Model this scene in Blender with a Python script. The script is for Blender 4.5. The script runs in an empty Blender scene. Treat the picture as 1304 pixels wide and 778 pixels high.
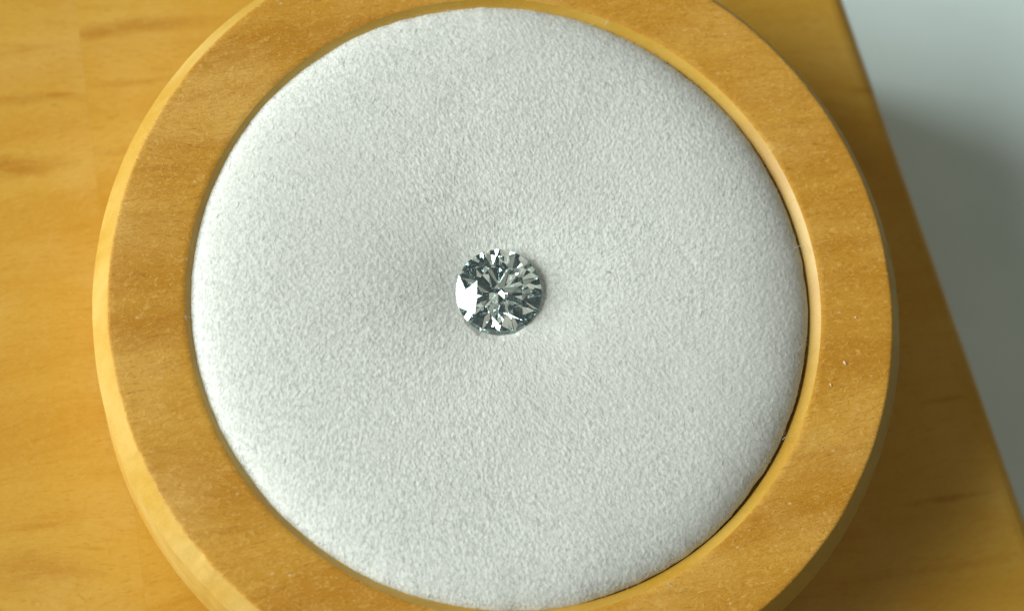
import bpy, math
import numpy as np
from mathutils import Vector, Matrix

# ------------------------------------------------------------------ units: real size, metres; MM turns millimetres into metres
MM = 0.001
rng = np.random.default_rng(7)
scene = bpy.context.scene
C = scene.collection

# ------------------------------------------------------------------ camera (looks down, leaning in from the lower left)
IMG_W, IMG_H, LENS, SENS = 1304.0, 778.0, 76.0, 36.0
TILT = Vector((-0.13, -0.26, math.sqrt(1 - 0.13 ** 2 - 0.26 ** 2)))      # from the subject towards the camera
LOOK = Vector((0.37, -0.5, 0.0))
DIST = 126.2
UP = (Vector((0, 1, 0)) - TILT * TILT.y).normalized()
RIGHT = UP.cross(TILT)
EYE = LOOK + TILT * DIST
cam_data = bpy.data.cameras.new('camera')
cam = bpy.data.objects.new('camera', cam_data)
C.objects.link(cam)
m = Matrix.Identity(4)
for i in range(3):
    m[i][0], m[i][1], m[i][2], m[i][3] = RIGHT[i], UP[i], TILT[i], EYE[i] * MM
cam.matrix_world = m
cam_data.lens, cam_data.sensor_width = LENS, SENS
cam_data.clip_start, cam_data.clip_end = 0.005, 20.0
cam_data.dof.use_dof = True
cam_data.dof.focus_distance = 126.0 * MM
cam_data.dof.aperture_fstop = 31.0
scene.camera = cam

def at(px, py, z):
    """point (mm) at height z that the photograph shows at pixel px, py"""
    f = IMG_W * LENS / SENS
    v = RIGHT * ((px - IMG_W / 2) / f) + UP * ((IMG_H / 2 - py) / f) - TILT
    t = (z - EYE.z) / v.z
    return EYE + v * t

# ------------------------------------------------------------------ light: dim room, one big window to the left, added fill panels overhead
world = bpy.data.worlds.new('World')
scene.world = world
world.use_nodes = True
bg = world.node_tree.nodes['Background']
bg.inputs[0].default_value = (0.92, 1.0, 0.98, 1)
bg.inputs[1].default_value = 0.055

def area(name, az, el, dist, sx, sy, energy, color):
    li = bpy.data.lights.new(name, 'AREA')
    li.shape = 'RECTANGLE'
    li.size, li.size_y, li.energy, li.color = sx, sy, energy, color
    ob = bpy.data.objects.new(name, li)
    C.objects.link(ob)
    az, el = math.radians(az), math.radians(el)
    p = Vector((math.cos(az) * math.cos(el), math.sin(az) * math.cos(el), math.sin(el))) * dist
    ob.location = p
    ob.rotation_euler = (-p).to_track_quat('-Z', 'Y').to_euler()
area('window_light', 179.5, 27, 0.95, 0.68, 0.80, 15.8, (0.97, 1.0, 0.965))
for az, el, e in ((20, 58, 1.0), (75, 74, 1.2), (130, 56, 1.0), (205, 80, 0.5), (255, 60, 0.8), (318, 66, 1.1)):
    area('overhead_fill', az, el, 1.3, 0.44, 0.44, 0.35 * e, (1.0, 0.87, 0.70))  # added panels, no real lamps: soften shadows and give the facets bright reflections

scene.view_settings.view_transform = 'Standard'
scene.view_settings.look = 'None'
scene.view_settings.exposure = 0.0
scene.view_settings.gamma = 1.0
scene.view_settings.use_curve_mapping = False
scene.render.engine = 'CYCLES'
cy = scene.cycles
cy.max_bounces = 24
cy.diffuse_bounces = 5
cy.glossy_bounces = 16
cy.transmission_bounces = 24
cy.caustics_reflective = True
cy.caustics_refractive = True
cy.blur_glossy = 0.3
cy.sample_clamp_indirect = 12.0
cy.use_denoising = True
try:
    cy.denoiser = 'OPENIMAGEDENOISE'
    cy.denoising_input_passes = 'RGB_ALBEDO_NORMAL'
except Exception:
    pass

# ------------------------------------------------------------------ material helpers
def new_mat(name):
    mt = bpy.data.materials.new(name)
    mt.use_nodes = True
    nt = mt.node_tree
    nt.nodes.clear()
    return mt, nt

class NB:
    """tiny node builder"""
    def __init__(s, nt): s.nt = nt
    def n(s, typ, **kw):
        nd = s.nt.nodes.new(typ)
        for k, v in kw.items():
            if k.startswith('i_'):
                key = k[2:]
                key = int(key) if key.isdigit() else key
                if hasattr(v, 'links') or isinstance(v, bpy.types.NodeSocket): s.nt.links.new(v, nd.inputs[key])
                else: nd.inputs[key].default_value = v
            else: setattr(nd, k, v)
        return nd
    def math(s, op, a, b=None, clamp=False):
        nd = s.nt.nodes.new('ShaderNodeMath'); nd.operation = op; nd.use_clamp = clamp
        for i, v in enumerate((a, b)):
            if v is None: continue
            if isinstance(v, bpy.types.NodeSocket): s.nt.links.new(v, nd.inputs[i])
            else: nd.inputs[i].default_value = v
        return nd.outputs[0]
    def mapr(s, v, a, b, c=0.0, d=1.0, smooth=True):
        nd = s.nt.nodes.new('ShaderNodeMapRange')
        nd.interpolation_type = 'SMOOTHSTEP' if smooth else 'LINEAR'
        s.nt.links.new(v, nd.inputs[0])
        for i, x in enumerate((a, b, c, d)): nd.inputs[i + 1].default_value = x
        return nd.outputs[0]
    def mix(s, f, a, b, mode='MIX'):
        nd = s.nt.nodes.new('ShaderNodeMix'); nd.data_type = 'RGBA'; nd.blend_type = mode
        for idx, v in ((0, f), (6, a), (7, b)):
            if isinstance(v, bpy.types.NodeSocket): s.nt.links.new(v, nd.inputs[idx])
            else: nd.inputs[idx].default_value = v
        return nd.outputs[2]
    def mapping(s, v, loc=(0, 0, 0), rot=0.0, scale=(1, 1, 1), typ='POINT'):
        nd = s.nt.nodes.new('ShaderNodeMapping'); nd.vector_type = typ
        s.nt.links.new(v, nd.inputs[0])
        nd.inputs[1].default_value = loc; nd.inputs[2].default_value = (0, 0, rot); nd.inputs[3].default_value = scale
        return nd.outputs[0]
    def noise(s, v, scale, detail=4, rough=0.55, dist=0.0):
        nd = s.nt.nodes.new('ShaderNodeTexNoise')
        s.nt.links.new(v, nd.inputs['Vector'])
        nd.inputs['Scale'].default_value = scale; nd.inputs['Detail'].default_value = detail
        nd.inputs['Roughness'].default_value = rough; nd.inputs['Distortion'].default_value = dist
        return nd.outputs[0]

def wood_material(name, base, dark, light, angle, seed, streaks=(), fuzz=0.35, flecks=0.0, rough=0.45, spec=0.5, coat=0.0, bump=0.25, grain=0.5, pores=0.2, band=1.0):
    """softwood seen close: grain runs along `angle`; streaks = (x, y, half length, half width, strength) in mm, real marks of the board"""
    mt, nt = new_mat(name)
    b = NB(nt)
    geo = b.n('ShaderNodeNewGeometry')
    mm = b.mapping(geo.outputs['Position'], scale=(1 / MM,) * 3)
    g = b.mapping(mm, rot=-angle)                                # x now runs along the grain
    g = b.mapping(g, loc=(seed * 31.7, seed * 17.3, seed * 5.1))
    warp = b.noise(b.mapping(g, scale=(0.05, 0.12, 0.1)), 1.0, 2)
    wv = b.n('ShaderNodeCombineXYZ', i_1=b.math('MULTIPLY', b.math('SUBTRACT', warp, 0.5), 6.0)).outputs[0]
    gw = b.n('ShaderNodeVectorMath', operation='ADD', i_0=g, i_1=wv).outputs[0]
    broad = b.noise(b.mapping(gw, scale=(0.02, 0.24, 0.2)), 1.0, 3, 0.5)
    mid = b.noise(b.mapping(gw, scale=(0.10, 1.3, 1.0)), 1.0, 4, 0.6)
    fine = b.noise(b.mapping(gw, scale=(0.9, 8.0, 8.0)), 1.0, 3, 0.6)
    fz = b.noise(b.mapping(g, scale=(2.6, 4.0, 4.0)), 1.0, 5, 0.75, 1.2)
    blot = b.noise(b.mapping(g, scale=(0.12, 0.16, 0.16)), 1.0, 3, 0.5)
    col = b.mix(b.math('MULTIPLY', b.mapr(broad, 0.36, 0.68), band), base, dark)
    col = b.mix(b.math('MULTIPLY', b.mapr(blot, 0.42, 0.75), 0.6), col, light)
    col = b.mix(b.math('MULTIPLY', b.mapr(mid, 0.54, 0.74), grain), col, dark)
    col = b.mix(b.math('MULTIPLY', b.mapr(fine, 0.35, 0.75), 0.22), col, dark)
    pore = b.noise(b.mapping(gw, scale=(1.1, 7.0, 7.0)), 1.0, 3, 0.65)
    col = b.mix(b.math('MULTIPLY', b.mapr(pore, 0.56, 0.70), pores), col, (dark[0] * 0.62, dark[1] * 0.52, dark[2] * 0.5, 1))
    for (x, y, hl, hw, st) in streaks:
        q = b.mapping(mm, loc=(-x, -y, 0))
        q = b.mapping(q, rot=-angle)
        wob = b.n('ShaderNodeCombineXYZ', i_1=b.math('MULTIPLY', b.math('SUBTRACT', b.noise(b.mapping(g, scale=(0.25, 0.25, 0.25)), 1.0, 3), 0.5), 1.6 * hw)).outputs[0]
        q = b.n('ShaderNodeVectorMath', operation='ADD', i_0=q, i_1=wob).outputs[0]
        q = b.mapping(q, scale=(1 / hl, 1 / hw, 0))
        ln = b.n('ShaderNodeVectorMath', operation='LENGTH', i_0=q).outputs[1]
        k = b.math('MULTIPLY', b.mapr(ln, 1.0, 0.1), st)
        k = b.math('MULTIPLY', k, b.mapr(b.noise(b.mapping(g, scale=(0.5, 2.2, 1)), 1.0, 3), 0.2, 0.6, 0.45, 1.0))
        col = b.mix(k, col, (dark[0] * 0.78, dark[1] * 0.66, dark[2] * 0.45, 1))
    # raised fibres: lighter and darker mottling
    col = b.mix(b.math('MULTIPLY', b.mapr(fz, 0.50, 0.66), fuzz), col, light)
    col = b.mix(b.math('MULTIPLY', b.mapr(fz, 0.47, 0.33), fuzz), col, dark)
    if flecks > 0:
        vo = b.n('ShaderNodeTexVoronoi', feature='F1', i_Vector=b.mapping(g, scale=(0.9, 1.3, 1.3)), i_Scale=1.0, i_Randomness=1.0)
        few = b.math('GREATER_THAN', b.n('ShaderNodeSeparateColor', i_0=vo.outputs['Color']).outputs[0], 0.72)
        k = b.math('MULTIPLY', b.math('MULTIPLY', b.mapr(vo.outputs['Distance'], 0.13, 0.06), few), flecks)
        col = b.mix(k, col, (0.80, 0.55, 0.22, 1))
    h = b.math('ADD', b.math('MULTIPLY', fz, 0.6), b.math('MULTIPLY', fine, 0.5))
    bp = b.n('ShaderNodeBump', i_Strength=bump, i_Distance=0.10 * MM, i_Height=h)
    rg = b.mapr(fz, 0.25, 0.75, rough - 0.05, rough + 0.10, False)
    p = b.n('ShaderNodeBsdfPrincipled')
    nt.links.new(col, p.inputs['Base Color'])
    nt.links.new(rg, p.inputs['Roughness'])
    nt.links.new(bp.outputs[0], p.inputs['Normal'])
    p.inputs['Specular IOR Level'].default_value = spec
    p.inputs['Coat Weight'].default_value = coat
    p.inputs['Coat Roughness'].default_value = 0.25
    out = b.n('ShaderNodeOutputMaterial')
    nt.links.new(p.outputs[0], out.inputs[0])
    return mt

def plain_material(name, color, rough=0.7, spec=0.3, var=0.0, scale=0.3, bump=0.0):
    mt, nt = new_mat(name)
    b = NB(nt)
    geo = b.n('ShaderNodeNewGeometry')
    mm = b.mapping(geo.outputs['Position'], scale=(1 / MM,) * 3)
    nz = b.noise(mm, scale, 5, 0.6)
    col = b.mix(b.mapr(nz, 0.25, 0.75), tuple(c * (1 - var) for c in color[:3]) + (1,), tuple(min(1, c * (1 + var)) for c in color[:3]) + (1,))
    p = b.n('ShaderNodeBsdfPrincipled')
    nt.links.new(col, p.inputs['Base Color'])
    p.inputs['Roughness'].default_value = rough
    p.inputs['Specular IOR Level'].default_value = spec
    if bump:
        bp = b.n('ShaderNodeBump', i_Strength=bump, i_Distance=0.1 * MM, i_Height=nz)
        nt.links.new(bp.outputs[0], p.inputs['Normal'])
    out = b.n('ShaderNodeOutputMaterial')
    nt.links.new(p.outputs[0], out.inputs[0])
    return mt

# ------------------------------------------------------------------ object helpers
def empty(name, loc, label, cat, group=None):
    o = bpy.data.objects.new(name, None)
    C.objects.link(o)
    o.location = Vector(loc) * MM
    o.empty_display_size = 0.002
    o['label'] = label; o['category'] = cat
    if group: o['group'] = group
    return o

def mesh_obj(name, verts, faces, mat, parent=None, smooth=False):
    """verts in mm, world space; parented objects keep their world place"""
    me = bpy.data.meshes.new(name)
    v = np.asarray(verts, float) * MM
    if isinstance(faces, np.ndarray):
        nf, k = faces.shape
        me.vertices.add(len(v)); me.vertices.foreach_set('co', v.astype(np.float32).ravel())
        me.loops.add(nf * k); me.loops.foreach_set('vertex_index', faces.astype(np.int32).ravel())
        me.polygons.add(nf); me.polygons.foreach_set('loop_start', np.arange(0, nf * k, k, dtype=np.int32))
        try: me.polygons.foreach_set('loop_total', np.full(nf, k, dtype=np.int32))
        except Exception: pass
        me.update(calc_edges=True)
    else:
        me.from_pydata([tuple(x) for x in v], [], faces)
    me.validate()
    me.polygons.foreach_set('use_smooth', np.full(len(me.polygons), smooth))
    me.materials.append(mat)
    o = bpy.data.objects.new(name, me)
    C.objects.link(o)
    if parent is not None:
        o.parent = parent
        q, loc = parent, Vector((0, 0, 0))
        while q is not None:
            loc += q.location; q = q.parent
        o.location = -loc
        # sub-parts: cancel the chain of offsets so that mesh coordinates stay in world space
    return o

def vnoise(x, y, seed=0):
    """cheap smooth 2-D value noise in -1..1"""
    xi, yi = np.floor(x).astype(np.int64), np.floor(y).astype(np.int64)
    xf, yf = x - xi, y - yi
    def h(a, c):
        n = (a * 374761393 + c * 668265263 + seed * 974711) & 0x7fffffff
        n = ((n ^ (n >> 13)) * 1274126177) & 0x7fffffff
        return ((n ^ (n >> 16)) & 0xffff) / 32767.5 - 1
    u, v = xf * xf * (3 - 2 * xf), yf * yf * (3 - 2 * yf)
    return (h(xi, yi) * (1 - u) + h(xi + 1, yi) * u) * (1 - v) + (h(xi, yi + 1) * (1 - u) + h(xi + 1, yi + 1) * u) * v

# ------------------------------------------------------------------ layout (mm): ring top is z = 0
Z_BLOCK = -11.5
BLOCK_H = 22.0
Z_DESK = Z_BLOCK - BLOCK_H

# ------------------------------------------------------------------ the desk far below (out of focus)
desk_mat = plain_material('pale_desk', (0.78, 0.97, 0.95), 0.6, 0.3, 0.05, 0.05)
dk = mesh_obj('desk', [(-400, -300, Z_DESK), (130, -300, Z_DESK), (130, 300, Z_DESK), (-400, 300, Z_DESK)], [(0, 1, 2, 3)], desk_mat)
dk['kind'] = 'structure'

# ------------------------------------------------------------------ the wooden block the ring stands on
e0, e1 = at(1080, 0, Z_BLOCK), at(1304, 636, Z_BLOCK)
edge = (e1 - e0).normalized()                        # along the right edge, towards the viewer
inward = Vector((edge.y, -edge.x, 0)) * 1.0          # from the edge into the block
if inward.x > 0: inward = -inward
corner = e0 - edge * 4.4                             # unseen far right corner, placed so its shadow edge crosses the desk
GRAIN = math.radians(9)

def px_streak(x0, y0, x1, y1, wpx, st, z):
    a, c = at(x0, y0, z), at(x1, y1, z)
    mid = (a + c) / 2
    return (mid.x, mid.y, (c - a).length / 2 * 1.6, wpx / 21.0 * 0.68, st * (0.6 if z == 0 else 0.85))

zb = Z_BLOCK
board_base, board_dark, board_light = (0.655, 0.38, 0.05, 1), (0.545, 0.255, 0.016, 1), (0.72, 0.465, 0.11, 1)
st_right = [px_streak(60, 50, 260, 26, 26, 0.75, zb), px_streak(120, 112, 215, 98, 10, 0.45, zb), px_streak(100, 196, 180, 188, 14, 0.3, zb),
            px_streak(1160, 645, 1250, 622, 12, 0.8, zb), px_streak(1175, 516, 1225, 504, 10, 0.6, zb), px_streak(1100, 745, 1300, 700, 16, 0.35, zb), px_streak(100, 752, 190, 736, 40, 0.35, zb),
            px_streak(110, 648, 200, 640, 10, 0.25, zb), px_streak(1080, 120, 1120, 112, 12, 0.5, zb)]
st_left = [px_streak(-40, 140, 95, 117, 16, 0.55, zb), px_streak(60, 124, 96, 117, 8, 0.6, zb), px_streak(-60, 222, 75, 202, 34, 0.8, zb), px_streak(-20, 680, 90, 660, 10, 0.3, zb), px_streak(-30, 745, 110, 715, 60, 0.5, zb),
           px_streak(-40, 70, 70, 55, 16, 0.3, zb)]
mat_board_r = wood_material('board_wood', board_base, board_dark, board_light, GRAIN, 1.0, st_right, fuzz=0.30, rough=0.42, spec=0.25, bump=0.12, grain=0.36, pores=0.30, band=0.55)
mat_board_l = wood_material('board_wood_pale', (0.66, 0.39, 0.058, 1), board_dark, (0.72, 0.475, 0.125, 1), GRAIN, 1.05, st_left, fuzz=0.30, rough=0.42, spec=0.25, bump=0.12, grain=0.36, pores=0.30, band=0.55)

block = empty('wooden_block', (corner + inward * 80 + edge * 60).xy.to_3d() + Vector((0, 0, Z_DESK)),
              'honey coloured wooden block with rounded edge under the round ring', 'wooden block')

def rounded_slab(name, poly, soft, mat, r, parent):
    """one board of the block: poly = corners seen from above, counter-clockwise; soft = which sides get a rounded top edge"""
    pn, n = 5, len(poly)
    levels = [(-BLOCK_H, 0.0), (-r, 0.0)] + [(-r + r * math.sin(math.pi / 2 * k / pn), r - r * math.cos(math.pi / 2 * k / pn)) for k in range(1, pn + 1)]
    verts, faces = [], []
    P = [np.array((p[0], p[1])) for p in poly]
    for dz, ins in levels:
        lines = []
        for i in range(n):
            a, c = P[i], P[(i + 1) % n]
            d = (c - a) / np.linalg.norm(c - a); nn = np.array((-d[1], d[0]))
            lines.append((nn, nn @ a + (ins if soft[i] else 0.0)))
        for i in range(n):
            (n1, c1), (n2, c2) = lines[i - 1], lines[i]
            x = np.linalg.solve(np.array([n1, n2]), [c1, c2])
            verts.append((x[0], x[1], Z_BLOCK + dz))
    nl = len(levels)
    for l in range(nl - 1):
        for k in range(n):
            q = (k + 1) % n
            faces.append((l * n + k, l * n + q, (l + 1) * n + q, (l + 1) * n + k))
    faces.append(tuple((nl - 1) * n + k for k in range(n)))
    faces.append(tuple(range(n))[::-1])
    return mesh_obj(name, verts, faces, mat, parent)

far_dir = Vector((-1.0, 0.10, 0)).normalized()       # unseen far end, slant made up to shape the block's shadow on the desk
near = corner + edge * 105
far_l = corner + far_dir * 130
near_l = near + Vector((-130, -25, 0))
sa = at(101, 40, Z_BLOCK); sd = Vector((-math.sin(GRAIN), math.cos(GRAIN), 0)) * -1.0
def meet(p, d, q, e):
    t = ((q.x - p.x) * e.y - (q.y - p.y) * e.x) / (d.x * e.y - d.y * e.x)
    return p + d * t
s_far = meet(sa, sd, corner, far_dir); s_near = meet(sa, sd, near, (near_l - near).normalized())
gap = Vector((0.002, 0, 0))
rounded_slab('board', [corner, s_far + gap, s_near + gap, near], [True, False, True, True], mat_board_r, 1.3, block)
rounded_slab('board', [s_far - gap, far_l, near_l, s_near - gap], [True, True, True, False], mat_board_l, 1.3, block)

# ------------------------------------------------------------------ the turned wooden ring box
R_OUT, R_TOP, R_MOUTH, R_BORE = 24.05, 23.12, 18.72, 18.20
RING_X = 0.22
box = empty('gem_display_box', (0, 0, Z_BLOCK), 'round turned wooden gem box with white felt cushion on the block', 'gem box')
ring_base, ring_dark, ring_light = (0.705, 0.37, 0.046, 1), (0.55, 0.245, 0.018, 1), (0.88, 0.56, 0.15, 1)
st_ring = [px_streak(160, 220, 245, 208, 9, 0.5, 0), px_streak(1000, 478, 1150, 452, 22, 0.45, 0), px_streak(985, 585, 1100, 566, 14, 0.5, 0), px_streak(150, 440, 235, 426, 26, 0.35, 0),
           px_streak(960, 165, 1060, 148, 12, 0.5, 0), px_streak(1000, 230, 1080, 214, 10, 0.45, 0), px_streak(260, 690, 380, 660, 24, 0.35, 0), px_streak(420, 40, 520, 15, 16, 0.35, 0), px_streak(1020, 318, 1110, 305, 12, 0.35, 0)]
mat_ring = wood_material('ring_wood', ring_base, ring_dark, ring_light, math.radians(10), 2.0, st_ring, fuzz=0.55, flecks=0.8, rough=0.5, spec=0.25, bump=0.8, grain=0.36, pores=0.42)
mat_bevel = wood_material('bevel_wood', (0.62, 0.415, 0.10, 1), (0.55, 0.32, 0.045, 1), (0.72, 0.54, 0.20, 1), math.radians(10), 3.0, (), fuzz=0.22, rough=0.5, spec=0.06, coat=0.0, bump=0.35, grain=0.3)  # paler base colour stands in for the window's gloss on the bevel

mat_inner = wood_material('inner_bevel_wood', (0.66, 0.42, 0.075, 1), (0.56, 0.31, 0.03, 1), (0.72, 0.50, 0.12, 1), math.radians(10), 6.0, (), fuzz=0.25, rough=0.30, spec=0.5, bump=0.15, grain=0.3)

NSEG = 1080
ANG = np.linspace(0, 2 * np.pi, NSEG, endpoint=False)

def around(a, freq, seed):
    """periodic noise round the ring"""
    return vnoise(np.cos(a) * freq + 50, np.sin(a) * freq + 50, seed)

# chipped, torn grain on the outer bevel, worst at the lower left
tear = np.exp(-((np.angle(np.exp(1j * (ANG - math.radians(221))))) / math.radians(15)) ** 2)
chip = np.clip(around(ANG, 42, 3), 0, 1) ** 1.5
edge_wob = 0.022 * around(ANG, 9, 1) + 0.03 * around(ANG, 60, 2) * (0.25 + tear) - 0.22 * tear * chip
low_wob = 0.03 * around(ANG, 8, 5) + 0.03 * around(ANG, 40, 6) * (0.3 + tear)

def lathe(name, prof, mat, parent, wob=None, closed=False):
    """prof: list of (r, z); wob: list of radial offset arrays or None, one for each profile point"""
    k = len(prof)
    v = np.zeros((k, NSEG, 3))
    for i, (r, z) in enumerate(prof):
        dr = wob[i] if wob and wob[i] is not None else 0
        v[i, :, 0] = RING_X + (r + dr) * np.cos(ANG); v[i, :, 1] = (r + dr) * np.sin(ANG); v[i, :, 2] = z
    idx = np.arange(k * NSEG).reshape(k, NSEG)
    f = []
    rngk = range(k) if closed else range(k - 1)
    for i in rngk:
        a, c = idx[i], idx[(i + 1) % k]
        f.append(np.stack([a, np.roll(a, -1), np.roll(c, -1), c], 1))
    return mesh_obj(name, v.reshape(-1, 3), np.concatenate(f), mat, parent, smooth=True)

ZB = -1.70                                              # foot of the outer bevel
body = lathe('ring_body', [(R_BORE, -0.56), (R_BORE, -1.4), (2.0, -1.4), (2.0, Z_BLOCK), (23.2, Z_BLOCK), (R_OUT - 0.05, Z_BLOCK + 0.8), (R_OUT, Z_BLOCK + 1.2), (R_OUT, ZB - 0.06), (R_OUT - 0.006, ZB)],
             mat_bevel, box, [None] * 7 + [low_wob, low_wob])
lathe('top_face', [(R_TOP, 0 - 0.05), (R_TOP - 0.05, -0.016), (R_TOP - 0.16, -0.002), (R_TOP - 0.45, 0.0), (R_MOUTH + 0.35, 0.0), (R_MOUTH + 0.12, -0.008), (R_MOUTH, -0.05)], mat_ring, body,
      [edge_wob, edge_wob, edge_wob * 0.6, None, None, None, None])
lathe('outer_bevel', [(R_OUT - 0.006, ZB), (R_OUT - 0.04, ZB + 0.05), (R_OUT - 0.33, ZB + 0.58), (R_TOP + 0.31, -0.58), (R_TOP + 0.04, -0.11), (R_TOP, -0.05)], mat_bevel, body,
      [low_wob, low_wob, 0.4 * (low_wob + edge_wob) + 0.03 * tear * around(ANG, 70, 11), 0.5 * edge_wob + 0.035 * tear * around(ANG, 55, 12), edge_wob, edge_wob])
lathe('inner_bevel', [(R_MOUTH, -0.05), (R_MOUTH - 0.04, -0.085), (R_BORE + 0.04, -0.53), (R_BORE, -0.56)], mat_inner, body,
      [None, None, None, None])

# ------------------------------------------------------------------ the diamond: planes of a round brilliant, cut from a cylinder
D_R = 2.50
ZG = 0.022                                             # half girdle, in units of the radius
T_R = 0.565
planes = []                                            # (normal, offset, part)
sc_, cc_ = math.sin(math.radians(34.3)), math.cos(math.radians(34.3))
PH0 = math.radians(202.5)
def nrm(az, s, c): return np.array([s * math.cos(az), s * math.sin(az), c])
zt = ZG + (1 - T_R) * sc_ / cc_
planes.append((np.array([0, 0, 1.0]), zt, 'table'))
off_main = sc_ + cc_ * ZG
ss, cs = math.sin(math.radians(22.5)), math.cos(math.radians(22.5))
off_star = ss * T_R * math.cos(math.pi / 8) + cs * zt
A = np.array([[sc_ * math.cos(math.pi / 8), cc_], [ss, cs]])
kr, kz = np.linalg.solve(A, [off_main, off_star])      # side corner of the kite
sp, cp = math.sin(math.radians(40.8)), math.cos(math.radians(40.8))
off_pav = sp + cp * ZG
lr = 0.22
lz = -(off_pav - lr * math.cos(math.pi / 8) * sp) / cp
def plane3(a, b_, c):
    n = np.cross(b_ - a, c - a); n /= np.linalg.norm(n)
    if n @ a < 0: n = -n
    return n, float(n @ a)
def cyl(r, az, z): return np.array([r * math.cos(az), r * math.sin(az), z])
for k in range(8):
    a0 = PH0 + k * math.pi / 4
    planes.append((nrm(a0, sc_, cc_), off_main, 'crown'))
    planes.append((nrm(a0 + math.pi / 8, ss, cs), off_star, 'crown'))
    planes.append((nrm(a0, sp, -cp), off_pav, 'pavilion'))
    for sgn in (-1, 1):
        am = a0 + sgn * math.pi / 8
        n, o = plane3(cyl(1, a0, ZG), cyl(1, am, ZG), cyl(kr, am, kz)); planes.append((n, o, 'crown'))
        n, o = plane3(cyl(1, a0, -ZG), cyl(1, am, -ZG), cyl(lr, am, lz)); planes.append((n, o, 'pavilion'))
for k in range(96):
    planes.append((nrm(k * 2 * math.pi / 96 + 0.01, 1.0, 0.0), 1.0, 'girdle'))

# start from a box and clip (convex)
def start_box(h):
    s = [np.array([x, y, z]) for z in (-h, h) for y in (-h, h) for x in (-h, h)]
    q = [(0, 2, 3, 1), (4, 5, 7, 6), (0, 1, 5, 4), (2, 6, 7, 3), (0, 4, 6, 2), (1, 3, 7, 5)]
    return [([s[i] for i in f], 'box') for f in q]
polys = start_box(2.0)
for n, o, part in planes:
    new, cut = [], []
    for poly, pp in polys:
        d = [float(n @ p) - o for p in poly]
        out = []
        for i in range(len(poly)):
            j = (i + 1) % len(poly)
            if d[i] <= 1e-9: out.append(poly[i])
            if (d[i] > 1e-9) != (d[j] > 1e-9):
                t = d[i] / (d[i] - d[j]); x = poly[i] + (poly[j] - poly[i]) * t
                out.append(x); cut.append(x)
            elif abs(d[i]) <= 1e-9: cut.append(poly[i])
        if len(out) >= 3: new.append((out, pp))
    if len(cut) >= 3:
        uniq = []
        for p in cut:
            if all(np.linalg.norm(p - u) > 1e-6 for u in uniq): uniq.append(p)
        if len(uniq) >= 3:
            c = sum(uniq) / len(uniq)
            e = np.cross(n, [0.3, 0.5, 0.81]); e /= np.linalg.norm(e); g = np.cross(n, e)
            uniq.sort(key=lambda p: math.atan2((p - c) @ g, (p - c) @ e))
            new.append((uniq, part))
    polys = new

# set in the dent of the cushion, leaning a little towards the viewer
lean = Vector((-0.06, -0.13, 0.985)).normalized()
ROT = np.array(Vector((0, 0, 1)).rotation_difference(lean).to_matrix())
GIRDLE_Z = 0.52
gc = at(635, 372, GIRDLE_Z)
D_C = np.array([gc.x, gc.y, GIRDLE_Z])
def to_world(p): return ROT @ (np.asarray(p) * D_R) + D_C

def diamond_material():
    mt, nt = new_mat('diamond')
    b = NB(nt)
    gl = b.n('ShaderNodeBsdfGlass', i_Color=(0.95, 1, 1, 1), i_IOR=2.418, i_Roughness=0.0)
    out = b.n('ShaderNodeOutputMaterial'); nt.links.new(gl.outputs[0], out.inputs[0])
    return mt
mat_dia = diamond_material()
dia = empty('diamond', to_world((0, 0, -0.87)), 'round brilliant cut clear diamond resting in the dent of the white cushion', 'diamond')
for part, nm in (('table', 'table_facet'), ('crown', 'crown'), ('girdle', 'girdle'), ('pavilion', 'pavilion')):
    verts, faces, look = [], [], {}
    for poly, pp in polys:
        if pp != part: continue
        f = []
        for p in poly:
            key = tuple(np.round(p, 5))
            if key not in look: look[key] = len(verts); verts.append(to_world(p))
            if not f or f[-1] != look[key]: f.append(look[key])
        if f[0] == f[-1]: f.pop()
        if len(f) >= 3: faces.append(tuple(f))
    # outward winding
    fixed = []
    for f in faces:
        a, b_, c = (np.array(verts[f[i]]) for i in (0, len(f) // 3, 2 * len(f) // 3))
        fixed.append(f if np.cross(b_ - a, c - a) @ (sum(np.array(verts[i]) for i in f) / len(f) - D_C) > 0 else f[::-1])
    mesh_obj(nm, verts, fixed, mat_dia, dia, smooth=False)

# ------------------------------------------------------------------ the felt cushion
CU = np.array([-0.06, 0.06])                            # it sits a hair off centre in its bore
R_CU = 18.34
under = [(ROT @ n, o * D_R) for n, o, part in planes if part == 'pavilion']

def cushion_z(x, y):
    dx, dy = x - CU[0], y - CU[1]
    r = np.hypot(dx, dy); a = np.arctan2(dy, dx)
    u = np.clip(r / R_CU, 0, 1)
    z = -0.80 + 1.60 * np.sqrt(np.clip(1 - u ** 8, 0, 1))              # puffy rim
    z = z + 0.18 * (1 - u * u)                                         # slight crown
    z = z + 0.06 * vnoise(x * 0.16 + 9, y * 0.16 + 4, 21) + 0.02 * vnoise(x * 0.42, y * 0.42, 22)
    # dent pressed by the stone, wider towards the left
    ex, ey = x - D_C[0], y - D_C[1]
    q = np.hypot((ex + 0.5) / 1.25, ey / 1.0)
    z = z - 0.95 * np.exp(-(q / 3.4) ** 1.6) - 0.22 * np.exp(-(q / 7.0) ** 2)
    # rests against the underside of the stone
    zl = np.full_like(z, -1e9)
    for n, o in under:
        zl = np.maximum(zl, (o - n[0] * ex - n[1] * ey) / n[2] + D_C[2])
    zl = np.where(np.hypot(ex, ey) < D_R * 1.5, zl - 0.05, 1e9)
    return np.minimum(z, zl)

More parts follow.
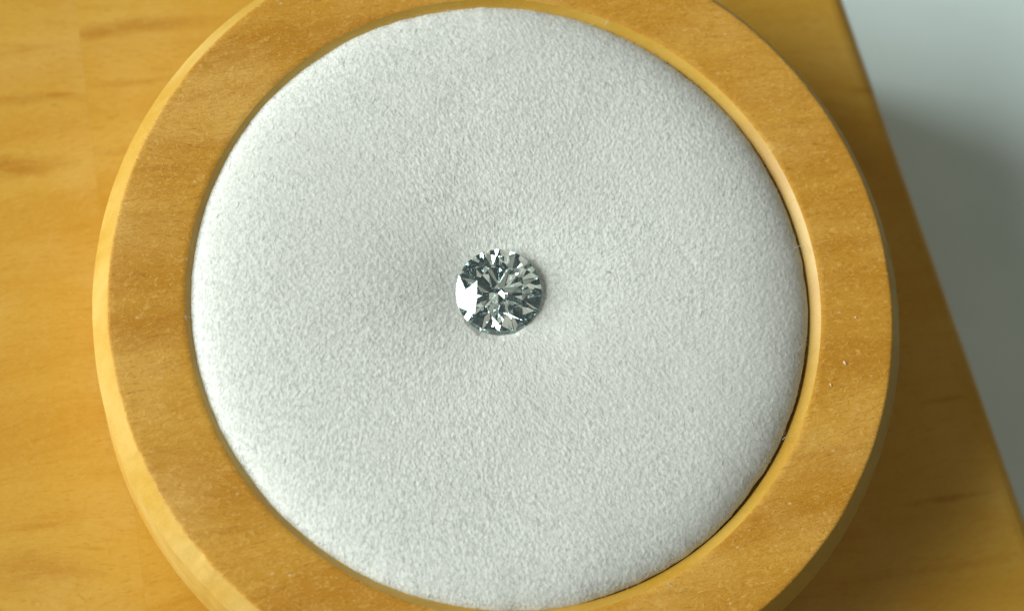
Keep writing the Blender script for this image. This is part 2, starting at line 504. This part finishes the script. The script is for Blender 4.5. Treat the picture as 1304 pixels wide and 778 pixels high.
def felt_material():
    mt, nt = new_mat('white_felt')
    b = NB(nt)
    geo = b.n('ShaderNodeNewGeometry')
    mm = b.mapping(geo.outputs['Position'], scale=(1 / MM,) * 3)
    nz = b.noise(b.mapping(mm, scale=(8.5, 4.2, 6.0)), 1.0, 4, 0.65, 0.5)
    nb = b.noise(mm, 0.10, 3)
    col = b.mix(b.mapr(nz, 0.34, 0.62), (0.60, 0.645, 0.60, 1), (0.86, 0.90, 0.86, 1))
    col = b.mix(b.math('MULTIPLY', b.mapr(nb, 0.4, 0.7), 0.5), col, (0.74, 0.77, 0.72, 1))
    h = b.math('ADD', nz, b.math('MULTIPLY', b.noise(b.mapping(mm, scale=(9, 5, 7)), 1.0, 3), 0.6))
    bp = b.n('ShaderNodeBump', i_Strength=0.10, i_Distance=0.04 * MM, i_Height=h)
    p = b.n('ShaderNodeBsdfPrincipled')
    nt.links.new(col, p.inputs['Base Color']); nt.links.new(bp.outputs[0], p.inputs['Normal'])
    p.inputs['Roughness'].default_value = 0.9
    p.inputs['Specular IOR Level'].default_value = 0.15
    p.inputs['Subsurface Weight'].default_value = 0.5
    p.inputs['Subsurface Radius'].default_value = (1.0, 1.0, 0.9)
    p.inputs['Subsurface Scale'].default_value = 0.22 * MM
    out = b.n('ShaderNodeOutputMaterial'); nt.links.new(p.outputs[0], out.inputs[0])
    return mt
mat_felt = felt_material()
def fibre_material():
    mt, nt = new_mat('felt_fibre')
    b = NB(nt)
    df = b.n('ShaderNodeBsdfDiffuse', i_Color=(0.80, 0.83, 0.81, 1))
    tr = b.n('ShaderNodeBsdfTranslucent', i_Color=(0.80, 0.83, 0.81, 1))
    mx = b.n('ShaderNodeMixShader', i_0=0.30)
    nt.links.new(df.outputs[0], mx.inputs[1]); nt.links.new(tr.outputs[0], mx.inputs[2])
    out = b.n('ShaderNodeOutputMaterial'); nt.links.new(mx.outputs[0], out.inputs[0])
    return mt
mat_fibre = fibre_material()

rad = np.concatenate([np.linspace(0.0, 4.0, 56)[1:], np.linspace(4.0, 17.2, 215)[1:], R_CU * (1 - (1 - 17.2 / R_CU) * (1 - np.linspace(0, 1, 20)[1:]) ** 2)])
NA = 1800
aa = np.linspace(0, 2 * np.pi, NA, endpoint=False)
edge_n = 0.07 * vnoise(np.cos(aa) * 5 + 30, np.sin(aa) * 5 + 30, 31) + 0.04 * vnoise(np.cos(aa) * 26 + 30, np.sin(aa) * 26 + 30, 32)
rr, ag = np.meshgrid(rad, aa, indexing='ij')
# radial grid is centred on the stone inside and slides to the cushion centre outside
w = np.clip((rr - 4) / 13, 0, 1)
gx = (1 - w) * D_C[0] + w * CU[0] + rr * np.cos(ag)
gy = (1 - w) * D_C[1] + w * CU[1] + rr * np.sin(ag)
gz = cushion_z(gx, gy)
sc_edge = 1 + (edge_n[None, :] / R_CU) * np.clip((rr - 14) / 4, 0, 1)
gx = CU[0] + (gx - CU[0]) * sc_edge; gy = CU[1] + (gy - CU[1]) * sc_edge
far = np.clip((np.hypot(gx - D_C[0], gy - D_C[1]) - 1.6) / 1.2, 0, 1)

# relief of the felt: tens of thousands of short matted strands laid over each other on a fine height map
HM, HS = 0.05, 20.0                                      # cell size and half size, mm
NH = int(2 * HS / HM)
hm = np.zeros((NH, NH))
def lay(n, lmin, lmax, amp, spread):
    x = rng.uniform(-HS + 1, HS - 1, n); y = rng.uniform(-HS + 1, HS - 1, n)
    a = math.pi / 2 + 0.12 + rng.normal(0, spread, n) + 0.5 * vnoise(x * 0.25, y * 0.25, 61)
    ln = rng.uniform(lmin, lmax, n); cu = rng.normal(0, 0.9, n); h = rng.uniform(0.3, 1.0, n) * amp
    for t in np.linspace(-0.5, 0.5, 13):
        px = x + np.cos(a) * ln * t - np.sin(a) * cu * ln * t * t
        py = y + np.sin(a) * ln * t + np.cos(a) * cu * ln * t * t
        np.add.at(hm, (((py + HS) / HM).astype(int) % NH, ((px + HS) / HM).astype(int) % NH), h * (1 - 3 * t * t))
lay(90000, 0.15, 0.42, 1.0, 0.6)
lay(70000, 0.10, 0.25, 0.8, 1.2)
def blur(a, k):
    for ax in (0, 1):
        a = sum(w_ * np.roll(a, d, ax) for d, w_ in zip(range(-(len(k) // 2), len(k) // 2 + 1), k))
    return a
soft = blur(hm, (0.0, 0.15, 0.70, 0.15, 0.0))
soft = (soft - soft.mean()) / soft.std()
soft = np.tanh(soft * 0.7) / 0.7
def relief(x, y):
    u, v = (x + HS) / HM - 0.5, (y + HS) / HM - 0.5
    i0, j0 = np.clip(u.astype(int), 0, NH - 2), np.clip(v.astype(int), 0, NH - 2)
    a, c = u - i0, v - j0
    return (soft[j0, i0] * (1 - a) + soft[j0, i0 + 1] * a) * (1 - c) + (soft[j0 + 1, i0] * (1 - a) + soft[j0 + 1, i0 + 1] * a) * c
FELT_AMP = 0.0100
gz = gz + far * FELT_AMP * relief(gx, gy)
verts = np.stack([gx, gy, gz], -1).reshape(-1, 3)
nr = len(rad)
skirt = np.stack([CU[0] + (R_CU + edge_n) * np.cos(aa), CU[1] + (R_CU + edge_n) * np.sin(aa), np.full(NA, -1.35)], -1)
centre = np.array([[D_C[0], D_C[1], float(cushion_z(np.array([D_C[0]]), np.array([D_C[1]]))[0])]])
verts = np.concatenate([verts, skirt, centre])
idx = np.arange((nr + 1) * NA).reshape(nr + 1, NA)
quads = [np.stack([idx[i], idx[i + 1], np.roll(idx[i + 1], -1), np.roll(idx[i], -1)], 1) for i in range(nr)]
quads = np.concatenate(quads)
tri_c = np.stack([idx[0], np.roll(idx[0], -1), np.full(NA, len(verts) - 1)], 1)
faces_all = np.concatenate([np.concatenate([quads[:, [0, 1, 2]], quads[:, [0, 2, 3]]]), tri_c[:, [2, 0, 1]]])
cush = mesh_obj('felt_cushion', verts, faces_all, mat_felt, box, smooth=True)
cush['label'] = 'white felt cushion with a dent'

# the nap: short curled fibres lying on the felt
def fibre_mesh(x, y, z0, ang, length, rad_, lift, curl, nseg=3):
    n = len(x)
    t = np.linspace(-0.5, 0.5, nseg + 1)
    pts = np.zeros((n, nseg + 1, 3))
    for k, tk in enumerate(t):
        th = ang + curl * tk
        px = x + np.cos(ang) * length * tk - np.sin(ang) * curl * length * (tk * tk - 0.08)
        py = y + np.sin(ang) * length * tk + np.cos(ang) * curl * length * (tk * tk - 0.08)
        pts[:, k, 0], pts[:, k, 1] = px, py
        pts[:, k, 2] = z0(px, py) + lift * (1 - 3.2 * tk * tk) - rad_ * 0.15
    d = np.gradient(pts, axis=1); d /= np.linalg.norm(d, axis=2, keepdims=True) + 1e-9
    up = np.array([0, 0, 1.0])
    s = np.cross(d, up); s /= np.linalg.norm(s, axis=2, keepdims=True) + 1e-9
    u = np.cross(s, d)
    taper = np.array([0.45] + [1.0] * (nseg - 1) + [0.45])[None, :, None] * rad_[:, None, None]
    ring = [pts + taper * (math.cos(q) * s + math.sin(q) * u) for q in (math.pi / 2, math.pi / 2 + 2.094, math.pi / 2 + 4.189)]
    v = np.stack(ring, 2)                                   # n, seg+1, 3, xyz
    base = np.arange(n)[:, None] * ((nseg + 1) * 3)
    f = []
    for k in range(nseg):
        for j in range(3):
            j2 = (j + 1) % 3
            f.append(np.stack([base[:, 0] + k * 3 + j, base[:, 0] + k * 3 + j2, base[:, 0] + (k + 1) * 3 + j2, base[:, 0] + (k + 1) * 3 + j], 1))
    return v.reshape(-1, 3), np.concatenate(f)

NF = 1600
fr = np.sqrt(rng.random(NF)) * (R_CU - 0.25); fa = rng.random(NF) * 2 * np.pi
fx, fy = CU[0] + fr * np.cos(fa), CU[1] + fr * np.sin(fa)
keep = np.hypot(fx - D_C[0], fy - D_C[1]) > 2.1
fx, fy = fx[keep], fy[keep]
n = len(fx)
fang = math.pi / 2 + 0.15 + rng.normal(0, 0.55, n) + 0.35 * vnoise(fx * 0.3, fy * 0.3, 51)
fv, ff = fibre_mesh(fx, fy, lambda x, y: cushion_z(x, y) + FELT_AMP * relief(x, y), fang, rng.uniform(0.25, 0.75, n), rng.uniform(0.006, 0.012, n), rng.uniform(-0.002, 0.02, n), rng.normal(0, 0.8, n))
# a fuzz of fibre ends round the rim
NE = 1500
ea = rng.random(NE) * 2 * np.pi
er = R_CU - rng.uniform(0.06, 0.40, NE)
ex_, ey_ = CU[0] + er * np.cos(ea), CU[1] + er * np.sin(ea)
ev, ef = fibre_mesh(ex_, ey_, lambda x, y: np.maximum(cushion_z(x, y), -0.4), ea + rng.normal(0, 0.9, NE), rng.uniform(0.08, 0.24, NE), rng.uniform(0.006, 0.012, NE), rng.uniform(0.0, 0.05, NE), rng.normal(0, 1.0, NE))
ff = np.concatenate([ff, ef + len(fv)]); fv = np.concatenate([fv, ev])
nap = mesh_obj('felt_nap', fv, ff, mat_fibre, cush, smooth=True)
nap['kind'] = 'stuff'

# loose fibres standing out over the edge of the cushion
def hair(name, pts, r, mat, parent):
    pts = [np.array(p, float) for p in pts]
    # Catmull-Rom through the points
    fine = []
    P = [2 * pts[0] - pts[1]] + pts + [2 * pts[-1] - pts[-2]]
    for i in range(1, len(P) - 2):
        for t in np.linspace(0, 1, 7)[:-1]:
            p0, p1, p2, p3 = P[i - 1:i + 3]
            fine.append(0.5 * (2 * p1 + (p2 - p0) * t + (2 * p0 - 5 * p1 + 4 * p2 - p3) * t * t + (3 * p1 - p0 - 3 * p2 + p3) * t ** 3))
    fine.append(pts[-1])
    v, f, k = [], [], 5
    for i, p in enumerate(fine):
        d = fine[min(i + 1, len(fine) - 1)] - fine[max(i - 1, 0)]
        d = d / (np.linalg.norm(d) + 1e-12)
        s = np.cross(d, [0.13, 0.21, 0.97]); s /= np.linalg.norm(s); u = np.cross(s, d)
        tp = r * (0.55 if i in (0, len(fine) - 1) else 1.0)
        for j in range(k):
            q = j * 2 * math.pi / k
            v.append(p + tp * (math.cos(q) * s + math.sin(q) * u))
    for i in range(len(fine) - 1):
        for j in range(k):
            f.append((i * k + j, i * k + (j + 1) % k, (i + 1) * k + (j + 1) % k, (i + 1) * k + j))
    f.append(tuple(range(k))[::-1]); f.append(tuple((len(fine) - 1) * k + j for j in range(k)))
    return mesh_obj(name, v, f, mat, parent, smooth=True)

for (x0, y0, x1, y1, x2, y2) in ((1012, 316, 1022, 313, 1026, 324), (1014, 449, 1021, 441, 1028, 440), (243, 405, 236, 402, 238, 408), (996, 560, 1001, 556, 1006, 561), (850, 742, 856, 746, 861, 744), (452, 700, 447, 704, 444, 702), (770, 33, 774, 27, 779, 28)):
    a, c, d = at(x0, y0, 0.0), at(x1, y1, 0.15), at(x2, y2, -0.05)
    hair('stray_fibre', [a, c, d], 0.012, mat_fibre, cush)

# ------------------------------------------------------------------ dust: dark hairs on the felt, pale specks on the wood
mat_dark = plain_material('dark_dust', (0.20, 0.17, 0.13), 0.8, 0.2, 0.2, 3.0)
mat_pale = plain_material('pale_dust', (0.80, 0.66, 0.40), 0.7, 0.3, 0.08, 3.0)
def felt_at(px, py):
    z = 1.0
    for _ in range(6):
        p = at(px, py, z); z = float(cushion_z(np.array([p.x]), np.array([p.y]))[0]) + 0.07
    p.z = z
    return np.array(p)
for (x0, y0, x1, y1, lab) in ((541, 251, 544, 259, 'tiny dark hair on the white felt up and left of the diamond'),
                              (772, 346, 778, 348, 'tiny dark hair on the white felt right of the diamond')):
    a, c = felt_at(x0, y0), felt_at(x1, y1)
    mid = (a + c) / 2 + np.array([0.03, 0.0, 0.02])
    o = hair('dust_hair', [a, mid, c], 0.018, mat_dark, None)
    o['label'] = lab; o['category'] = 'hair'; o['group'] = 'dark hairs on the felt'

def speck(px, py, lx, ly, ang, lab):
    p = at(px, py, 0.026)
    v, f = [], []
    nu, nv = 8, 5
    ca, sa = math.cos(ang), math.sin(ang)
    for i in range(1, nv):
        th = math.pi * i / nv
        for j in range(nu):
            ph = 2 * math.pi * j / nu
            k = 1 + 0.18 * math.sin(3 * ph + i) + 0.1 * math.cos(5 * ph + px)
            x, y, z = lx * k * math.sin(th) * math.cos(ph), ly * k * math.sin(th) * math.sin(ph), 0.035 * math.cos(th)
            v.append((p.x + ca * x - sa * y, p.y + sa * x + ca * y, p.z + z))
    for i in range(nv - 2):
        for j in range(nu):
            f.append((i * nu + j, (i + 1) * nu + j, (i + 1) * nu + (j + 1) % nu, i * nu + (j + 1) % nu))
    f.append(tuple(range(nu))); f.append(tuple((nv - 2) * nu + j for j in range(nu))[::-1])
    o = mesh_obj('dust_speck', v, f, mat_pale, None, smooth=True)
    o['label'] = lab; o['category'] = 'speck'; o['group'] = 'pale specks on the ring'
speck(1076, 462, 0.15, 0.075, math.radians(-50), 'larger oval pale speck on the right side of the wooden ring')
speck(1058, 490, 0.10, 0.05, math.radians(-60), 'smaller pale speck on the right of the ring, below the larger one')
speck(1090, 404, 0.06, 0.05, 0.4, 'small pale speck on the ring, above the larger oval one')
